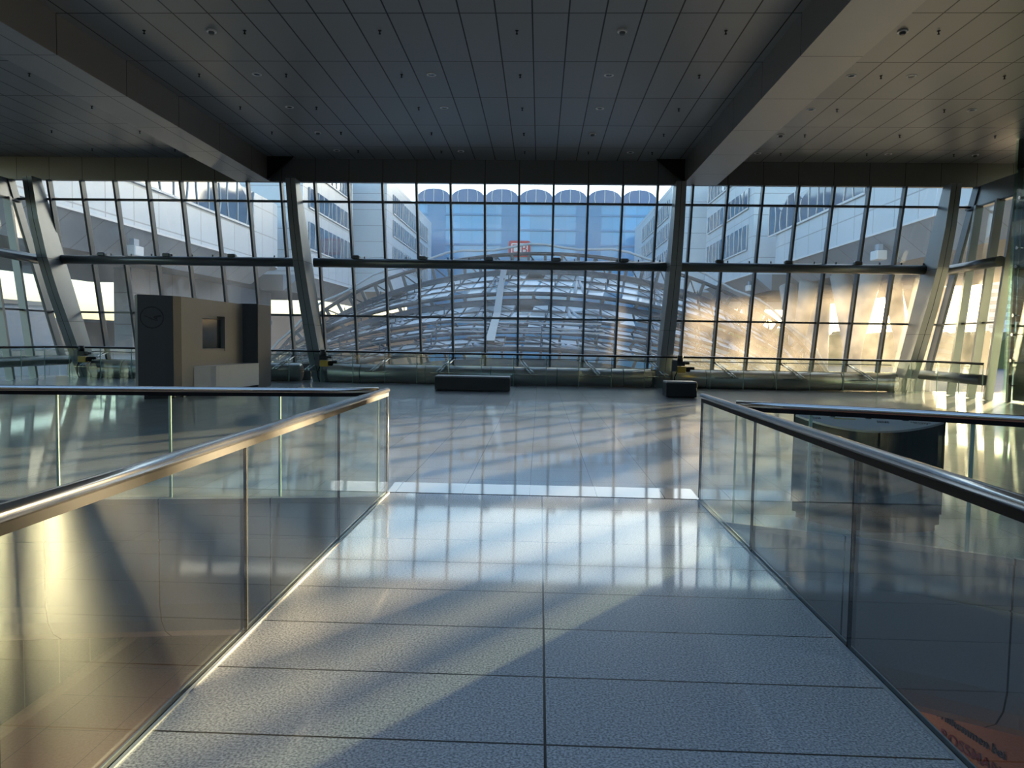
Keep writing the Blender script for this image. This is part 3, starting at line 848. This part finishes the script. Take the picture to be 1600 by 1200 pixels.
# ------------------------------------------------------------------ kiosk
KX = -9.2
t = thing('information_kiosk', 'tall dark kiosk wall with round crane emblem and recessed screen', 'kiosk', (-9.3, 20, 0))
KZ = 2.60
A_, B_ = (-9.93, 17.85), (KX, 18.60)
b = MB(); b.prism([A_, (-9.42, 18.22), (-9.28, 18.34), (KX-.03, 18.5), B_, (-9.9, 18.75), (-10.25, 18.3)], .10, KZ); obj('emblem_panel', b, 'kiosk_dark', t)
b = MB()   # side panel with the screen recess cut out
sy0, sy1, sz0, sz1 = 19.78, 21.22, 1.17, 2.17
for y0, y1, z0, z1 in ((18.6, sy0, .12, KZ), (sy1, 22.5, .12, KZ), (sy0, sy1, .12, sz0), (sy0, sy1, sz1, KZ)):
    b.box(KX-.16, KX, y0, y1, z0, z1)
obj('side_panel', b, 'kiosk_lit_side', t)
b = MB(); b.box(KX-.7, KX-.16, 18.75, 22.5, .10, KZ-.01); obj('core', b, 'kiosk_dark', t)
b = MB(); b.box(KX-.15, KX-.12, sy0+.02, sy1-.02, sz0+.09, sz1-.10); obj('screen', b, 'screen', t)
b = MB(); b.box(KX-.15, KX-.02, sy0, sy1, sz0, sz0+.075); b.box(KX-.15, KX-.02, sy0, sy1-.5, sz1-.075, sz1); obj('screen_ledge', b, 'kiosk_lit_side', t)
b = MB(); b.box(-9.6, -8.72, 22.5, 23.6, .02, KZ+.02); b.bevel(.01, 1); obj('tower', b, 'kiosk_dark', t)
b = MB(); b.prism([(-9.85, 17.97), (-9.3, 18.4), (-9.3, 22.4), (-9.85, 22.4)], 0, .10); obj('plinth', b, 'black', t)
for y in (18.75, 20.5):
    b = MB(); b.box(KX-.12, KX-.02, y, y+.12, 0, .12); obj('foot', b, 'brass', t)
# emblem: ring with a flying crane, on the panel that faces the bridge
n_ = Vector((B_[1]-A_[1], -(B_[0]-A_[0]), 0)).normalized()
ux = Vector((B_[0]-A_[0], B_[1]-A_[1], 0)).normalized()
ux = Vector((-9.42+9.93, 18.22-17.85, 0)).normalized(); n_ = Vector((ux.y, -ux.x, 0))
oc = Vector((A_[0], A_[1], 0)) + ux*.32; oc.z = 2.04
def emb(u, v, d=0): return oc + ux*u + Vector((0, 0, v)) + n_*d
b = MB(); N = 40
for k in range(N):
    a0, a1 = 2*math.pi*k/N, 2*math.pi*(k+1)/N
    ri, ro = .245, .275
    q = [(ri, a0), (ro, a0), (ro, a1), (ri, a1)]
    b.hexa([emb(r_*math.cos(a), r_*math.sin(a), .002) for r_, a in q], [emb(r_*math.cos(a), r_*math.sin(a), .010) for r_, a in q])
em = obj('emblem_ring', b, 'ink', t)
bird = [(-.20, .06), (-.09, .02), (.02, -.03), (.13, -.07), (.05, -.02), (.02, .00), (.06, .04), (.20, .07), (.22, .03), (.12, .00), (.05, -.015), (.14, -.085), (.10, -.075), (.0, -.055), (-.08, -.01), (-.16, .03)]
b = MB(); b.hexa([emb(u, v, .002) for u, v in bird[:7]+[(.20, .07), (.22, .03), (.12, .0), (.14, -.085)]+bird[12:]], [emb(u, v, .010) for u, v in bird[:7]+[(.20, .07), (.22, .03), (.12, .0), (.14, -.085)]+bird[12:]])
obj('emblem_bird', b, 'ink', em)
t = thing('service_counter', 'low white service counter in front of the dark kiosk', 'counter', (-9.0, 21.5, 0))
cpoly = [(KX+.01, 19.2), (-8.92, 19.55), (-8.85, 19.72), (-8.83, 20.0), (-8.72, 23.3), (KX+.01, 23.3)]
cpoly = [(KX+.01, 19.25), (-8.95, 19.72), (-8.86, 19.85), (-8.83, 20.0), (-8.69, 22.48), (KX+.01, 22.48)]
b = MB(); b.prism(cpoly, .12, .76); obj('counter_body', b, 'counter', t)
b = MB(); b.prism([(x+.015 if x > -9.1 else x, y-.015) for x, y in cpoly], .76, .79); obj('counter_top', b, 'counter', t)
b = MB(); b.box(KX+.05, -8.98, 20.1, 22.4, 0, .12); obj('plinth', b, 'black', t)
for y in (20.0, 22.2):
    b = MB(); b.box(-8.97, -8.87, y, y+.12, 0, .12); obj('foot', b, 'brass', t)

# ------------------------------------------------------------------ benches
def bench(x0, x1, y0, y1, h, lab):
    t = thing('bench', lab, 'bench', ((x0+x1)/2, (y0+y1)/2, 0), group='black box benches')
    b = MB(); b.box(x0, x1, y0, y1, .02, h-.05); b.bevel(.012, 2); obj('bench_body', b, 'black', t)
    b = MB(); b.box(x0+.005, x1-.005, y0+.005, y1-.005, h-.048, h); b.bevel(.012, 2); obj('seat', b, 'bench_top', t)
    b = MB(); b.box(x0+.06, x1-.06, y0+.06, y1-.06, 0, .03); obj('plinth', b, 'black', t)
bench(-3.30, -.93, 23.12, 23.80, .47, 'long black box bench in front of the central glass front')
bench(3.77, 4.67, 21.93, 22.60, .48, 'short black cube bench at the far end of the right handrail')

# ------------------------------------------------------------------ waste station
t = thing('waste_station', 'dark half-round recycling station with grey sloping lid beside the right void', 'bin', (2.95, 6.75, 0))
L_, Rr_ = Vector((2.40, 6.95)), Vector((3.53, 6.52))
ax = (Rr_-L_).normalized(); nx = Vector((ax.y, -ax.x))     # nx towards the bridge
W_ = (Rr_-L_).length
def fr(u, bulge):
    """front outline: shallow arc from the left end to the right end"""
    return L_ + ax*(u*W_) + nx*(bulge*(1-(2*u-1)**2))
NU = 24
def lidz(d): return .95 - .20*d
def ring_pts(z=None, bulge=.36, dz=0, shr=0):
    out = []
    for i in range(NU+1):
        u = shr+(1-2*shr)*i/NU; p = fr(u, bulge); d = bulge*(1-(2*u-1)**2)
        out.append(Vector((p.x, p.y, z if z is not None else lidz(d)+dz)))
    return out
b = MB()
bot = ring_pts(z=.05); top_ = ring_pts(dz=-.012)
b.hexa(bot, top_); obj('body', b, 'bin_body', t)
b = MB(); b.hexa(ring_pts(dz=-.012, bulge=.37), ring_pts(dz=.006, bulge=.37)); lid = obj('lid', b, 'bin_lid', t)
b = MB(); b.hexa(ring_pts(z=0, bulge=.33, shr=.03), ring_pts(z=.05, bulge=.33, shr=.03)); obj('plinth', b, 'black', t)
b = MB()
for u0, u1 in ((-.012, .008), (.992, 1.012)):
    p, q = L_+ax*(u0*W_), L_+ax*(u1*W_)
    c, d = p-nx*.08, q-nx*.08
    b.hexa([(p.x, p.y, .14), (q.x, q.y, .14), (d.x, d.y, .14), (c.x, c.y, .14)], [(p.x, p.y, .965), (q.x, q.y, .965), (d.x, d.y, .985), (c.x, c.y, .985)])
obj('side_cheek', b, 'bin_body', t)
b = MB(); p, q = L_-nx*.06, Rr_-nx*.06
b.hexa([(L_.x, L_.y, .10), (Rr_.x, Rr_.y, .10), (q.x, q.y, .10), (p.x, p.y, .10)], [(L_.x, L_.y, .955), (Rr_.x, Rr_.y, .955), (q.x, q.y, .965), (p.x, p.y, .965)]); obj('back_panel', b, 'bin_body', t)
lid_up = (Vector((-nx.x, -nx.y, .20))).normalized()
def lid_pt(u, d, h=.008): p = L_+ax*(u*W_)+nx*d; return Vector((p.x, p.y, lidz(d)+h))
ax3 = Vector((ax.x, ax.y, 0))
for u, d, s_ in ((.145, .075, 'GLAS\nGLASS'), (.60, .10, 'PAPIER\nPAPER'), (.845, .075, 'RESTM\u00dcLL\nWASTE')):
    text('lettering', s_, .034, 'ink', lid, frame(lid_pt(u, d), ax3, lid_up), depth=.0008, align='CENTER')
b = MB(); b.hexa([lid_pt(.27, .055), lid_pt(.42, .055), lid_pt(.42, .075), lid_pt(.27, .075)], [lid_pt(.27, .055, .010), lid_pt(.42, .055, .010), lid_pt(.42, .075, .010), lid_pt(.27, .075, .010)]); obj('yellow_marking', b, 'yellow', lid)
for u in (.27, .515, .76):
    b = MB(); b.hexa([lid_pt(u-.03, .004, .006), lid_pt(u+.012, .004, .006), lid_pt(u+.012, .004, .030)], [lid_pt(u-.03, .03, .006), lid_pt(u+.012, .03, .006), lid_pt(u+.012, .03, .012)]); obj('divider', b, 'bin_body', lid)
# vertical word on the front
bd = t.children[0]
u = .16; p = fr(u, .36); tg = (fr(u+.02, .36)-fr(u-.02, .36)).normalized(); nn = Vector((tg.y, -tg.x))
text('word', 'abfall', .26, 'bin_text', bd, frame((p.x+nn.x*.004+tg.x*.07, p.y+nn.y*.004+tg.y*.07, .22), (0, 0, 1), (-tg.x, -tg.y, 0)), depth=.002, bold=.004)

# ------------------------------------------------------------------ lift
t = thing('elevator_shaft', 'glass lift shaft with black lift car at the right edge', 'elevator', (15.3, 21.7, 0))
SX0, SX1, SY0, SY1 = 14.13, 16.6, 20.4, 22.97
for z0, z1 in ((0.02, 2.02), (2.04, 4.04), (4.06, 6.06), (6.08, 7.84)):
    b = MB(); b.box(SX0, SX0+.02, SY0, 21.75, z0, z1); b.box(SX0, SX0+.02, 21.77, SY1, z0, z1); obj('side_glass', b, 'lift_glass', t)
    b = MB(); b.box(SX0+.03, SX1, SY1-.02, SY1, z0, z1); obj('rear_glass', b, 'lift_glass', t)
    b = MB(); b.box(SX0+.03, SX1, SY0, SY0+.02, z0, z1); obj('front_glass', b, 'lift_glass', t)
for x, y in ((SX0+.10, SY1-.14), (SX1-.1, SY1-.14), (SX0+.10, SY0+.14), (SX1-.1, SY0+.14)):
    b = MB(); b.box(x-.05, x+.05, y-.05, y+.05, 0, 7.85); obj('post', b, 'mullion', t)
for z in (2.03, 4.05, 6.07):
    b = MB(); b.box(SX0+.06, SX1-.06, SY1-.22, SY1-.10, z-.06, z+.06); b.box(SX0+.06, SX0+.16, SY0+.1, SY1-.1, z-.06, z+.06); obj('cross_beam', b, 'mullion', t)
for z in (.5, 1.25, 2.03, 2.6, 4.05, 4.6, 6.07):
    for y in (21.76, 22.6):
        b = MB(); b.tube([(SX0-.05, y, z), (SX0+.14, y, z)], .018, 8); b.tube([(SX0-.05, y, z), (SX0-.03, y, z)], .05, 10); obj('point_fixing', b, 'stainless', t)
b = MB(); b.box(SX0+.17, SX1-.15, SY0+.2, SY1-.20, .05, 2.42); b.bevel(.02, 1); car = obj('lift_car', b, 'black', t)
b = MB(); b.box(SX0+.24, SX1-.1, SY1-.12, SY1-.06, 2.42, 6.15); obj('rear_panel', b, 'kiosk_dark', t)
b = MB(); b.box(SX0+.05, SX1-.05, SY0+.05, SY1-.05, 6.95, 7.84); obj('shaft_head', b, 'black', t)
for y in (21.9, 22.45):  # polished rods added in place of bright sky strips mirrored in the glass
    b = MB(); b.tube([(SX0+.3, y, 2.4), (SX0+.3, y, 6.9)], .022, 8); obj('glint_rod', b, 'stainless', t)
b = MB(); b.box(SX0+.9, SX1-.3, SY0+.4, SY1-.5, 2.4, 3.1); obj('car_roof_gear', b, 'mullion', t)

# ------------------------------------------------------------------ window motors at the column feet
def motor(x, lab):
    y, z = 26.05, .82
    t = thing('window_motor', lab, 'motor', (x, y, z-.25), group='window motors at the column feet')
    b = MB(); b.box(x-.12, x+.18, y-.10, y+.12, z-.24, z-.02); b.bevel(.02, 2); obj('gear_housing', b, 'yellow', t)
    b = MB(); b.box(x-.14, x+.14, y-.10, y+.12, z+.00, z+.16); b.box(x+.10, x+.30, y-.08, y+.08, z+.05, z+.14); b.bevel(.015, 1); obj('switch_box', b, 'black', t)
    b = MB(); b.tube([(x-.02, y, z+.16), (x-.02, y, z+.36)], .10, 14); obj('motor_barrel', b, 'black', t)
    b = MB(); b.tube([(x+.18, y, z-.12), (x+.30, y, z-.12), (x+.34, y, z-.08), (x+.48, y, z-.08)], [.09, .09, .05, .05], 12); obj('drive_shaft', b, 'joint', t)
    b = MB(); b.box(x-.30, x-.12, y-.04, y+.08, z-.20, z+.20); obj('bracket', b, 'mullion', t)
    b = MB(); b.tube([(x-.12, y, z-.22), (x-.20, y, z-.40), (x-.20, y, z-.62), (x-.14, y, .03)], .018, 6); obj('cable', b, 'joint', t)
motor(-16.55, 'black and yellow window motor at the outermost left column')
motor(-7.72, 'black and yellow window motor at the column right of the kiosk')
motor(4.95, 'sunlit black and yellow window motor beside the small cube bench')

# ------------------------------------------------------------------ ceiling fittings
def sprinkler_proto():
    t = thing('sprinkler', '', 'sprinkler', (0, 0, CZ))
    b = MB(); b.disc((0, 0, CZ-.006), .035, .006, 14); obj('rose', b, 'joint', t)
    b = MB(); b.tube([(0, 0, CZ-.006), (0, 0, CZ-.06)], .012, 8); b.disc((0, 0, CZ-.07), .024, .010, 12); obj('nozzle', b, 'joint', t)
    return t
def light_proto():
    t = thing('downlight', '', 'ceiling light', (0, 0, CZ))
    b = MB()
    N = 24
    for k in range(N):
        a0, a1 = 2*math.pi*k/N, 2*math.pi*(k+1)/N
        q = [(.075, a0), (.115, a0), (.115, a1), (.075, a1)]
        b.hexa([(r_*math.cos(a), r_*math.sin(a), CZ-.012) for r_, a in q], [(r_*math.cos(a), r_*math.sin(a), CZ-.001) for r_, a in q])
    obj('trim_ring', b, 'bars', t)
    b = MB(); b.disc((0, 0, CZ-.004), .074, .003, 20); obj('lens', b, 'screen', t)
    return t
def detector_proto():
    t = thing('smoke_detector', '', 'detector', (0, 0, CZ))
    b = MB(); b.disc((0, 0, CZ-.03), .10, .03, 20); obj('base', b, 'bars', t)
    b = MB(); b.tube([(0, 0, CZ-.03), (0, 0, CZ-.06), (0, 0, CZ-.085)], [.06, .06, .04], 16); obj('sensor_head', b, 'mullion', t)
    return t
YR = [24.75, 22.6, 20.19, 17.72, 15.25]
rows_sp = {0: [-15.25, -12.40, -6.18, -3.39, -.62, 1.48, 3.57, 7.75, 10.51, 13.28], 1: [-15.2, -12.42, -8.3, -6.17, -3.4, -.6, 3.59, 7.76, 10.53, 13.29],
           2: [-12.43, -8.29, -6.19, -3.39, -.59, 3.59, 7.75, 10.53], 3: [-12.44, -8.27, -6.16, -3.39, -.58, 3.6, 7.77, 10.56], 4: [-8.26, -6.16, -3.37, -.58, 3.6, 7.77]}
rows_dl = {0: [-6.9, -2.74, 2.86, 7.0, 11.2], 1: [-6.88 + 0.0], 2: [-6.93, -2.7, 1.49, 7.07, 11.24], 3: [-6.87, -2.68, 1.5, 7.09, 8.46], 4: []}
rows_sd = {0: [13.96], 1: [1.47, 7.05], 2: [], 3: [], 4: [-6.85, 1.54, 7.07]}
rows_dl[1] = []; rows_sd[1] = [-6.88, 1.47, 7.05]
ROWN = ['the ceiling row nearest the windows', 'the second ceiling row from the windows', 'the third ceiling row from the windows', 'the fourth ceiling row from the windows', 'the ceiling row nearest the viewer']
def spread(proto, rows, what, group):
    first = True
    for r_, xs in rows.items():
        for i, x in enumerate(sorted(xs)):
            o_ = proto if first else copy_tree(proto)
            first = False
            o_.location = (x, YR[r_], CZ)
            o_['label'] = '%s, %s from left in %s' % (what, ORD[i], ROWN[r_]) if len(xs) > 1 else '%s, the only one in %s' % (what, ROWN[r_])
            o_['group'] = group
def rebase(t):      # children were built at the ceiling height around the origin
    return t
spread(rebase(sprinkler_proto()), rows_sp, 'tiny dark sprinkler', 'sprinklers in the ceiling')
spread(rebase(light_proto()), rows_dl, 'small round downlight', 'round downlights in the ceiling')
spread(rebase(detector_proto()), rows_sd, 'round smoke detector', 'smoke detectors on the ceiling')

# ------------------------------------------------------------------ shop sign on the level below
t = thing('shop_front', 'orange brown shop wall with red and grey lettering on the level below', 'shop front', (4.9, 9, -5.2))
d_ = Vector((.13, -.51, 0)).normalized(); nrm = Vector((d_.y, -d_.x, 0))
w0 = Vector((4.86, 8.53, 0)) - d_*6.0; w1 = Vector((4.86, 8.53, 0)) + d_*3.2
if nrm.x > 0: nrm = -nrm
b = MB(); b.hexa([w0+Vector((0, 0, -5.2)), w1+Vector((0, 0, -5.2)), w1-nrm*.3+Vector((0, 0, -5.2)), w0-nrm*.3+Vector((0, 0, -5.2))],
                 [w0+Vector((0, 0, -1.62)), w1+Vector((0, 0, -1.62)), w1-nrm*.3+Vector((0, 0, -1.62)), w0-nrm*.3+Vector((0, 0, -1.62))])
obj('wall', b, 'shop_wall', t)
org = Vector((4.86, 8.53, 0)) + nrm*.012
text('shop_name', 'ROSSMANN', .17, 'shop_red', t, frame(org - d_*.12 + Vector((0, 0, -3.0)), d_, (0, 0, 1)), depth=.003, bold=.002, spacing=1.12)
text('greeting', 'Willkommen bei', .145, 'ink', t, frame(org - d_*.22 + Vector((0, 0, -2.78)), d_, (0, 0, 1)), depth=.006)

# lamps under the slab that light the level below
for i, (x, y, lab) in enumerate([(-5.5, 10.5, 'round ceiling lamp of the level below, left of the walkway'), (2.2, 10.0, 'round ceiling lamp of the level below, right of the walkway'), (6.5, 3.0, 'round ceiling lamp of the level below, by the shop wall')]):
    t = thing('lower_lamp', lab, 'lamp', (x, y, -1.75))
    b = MB(); b.disc((x, y, -1.80), .22, .15, 24); obj('lamp_body', b, 'mullion', t)
    li = bpy.data.lights.new('lamp', 'AREA'); li.shape = 'DISK'; li.size = .4; li.energy = 45; li.color = (1, .72, .55)
    lo = bpy.data.objects.new('lamp_light', li); COL.objects.link(lo); lo.parent = t; lo.location = (0, 0, -.07)
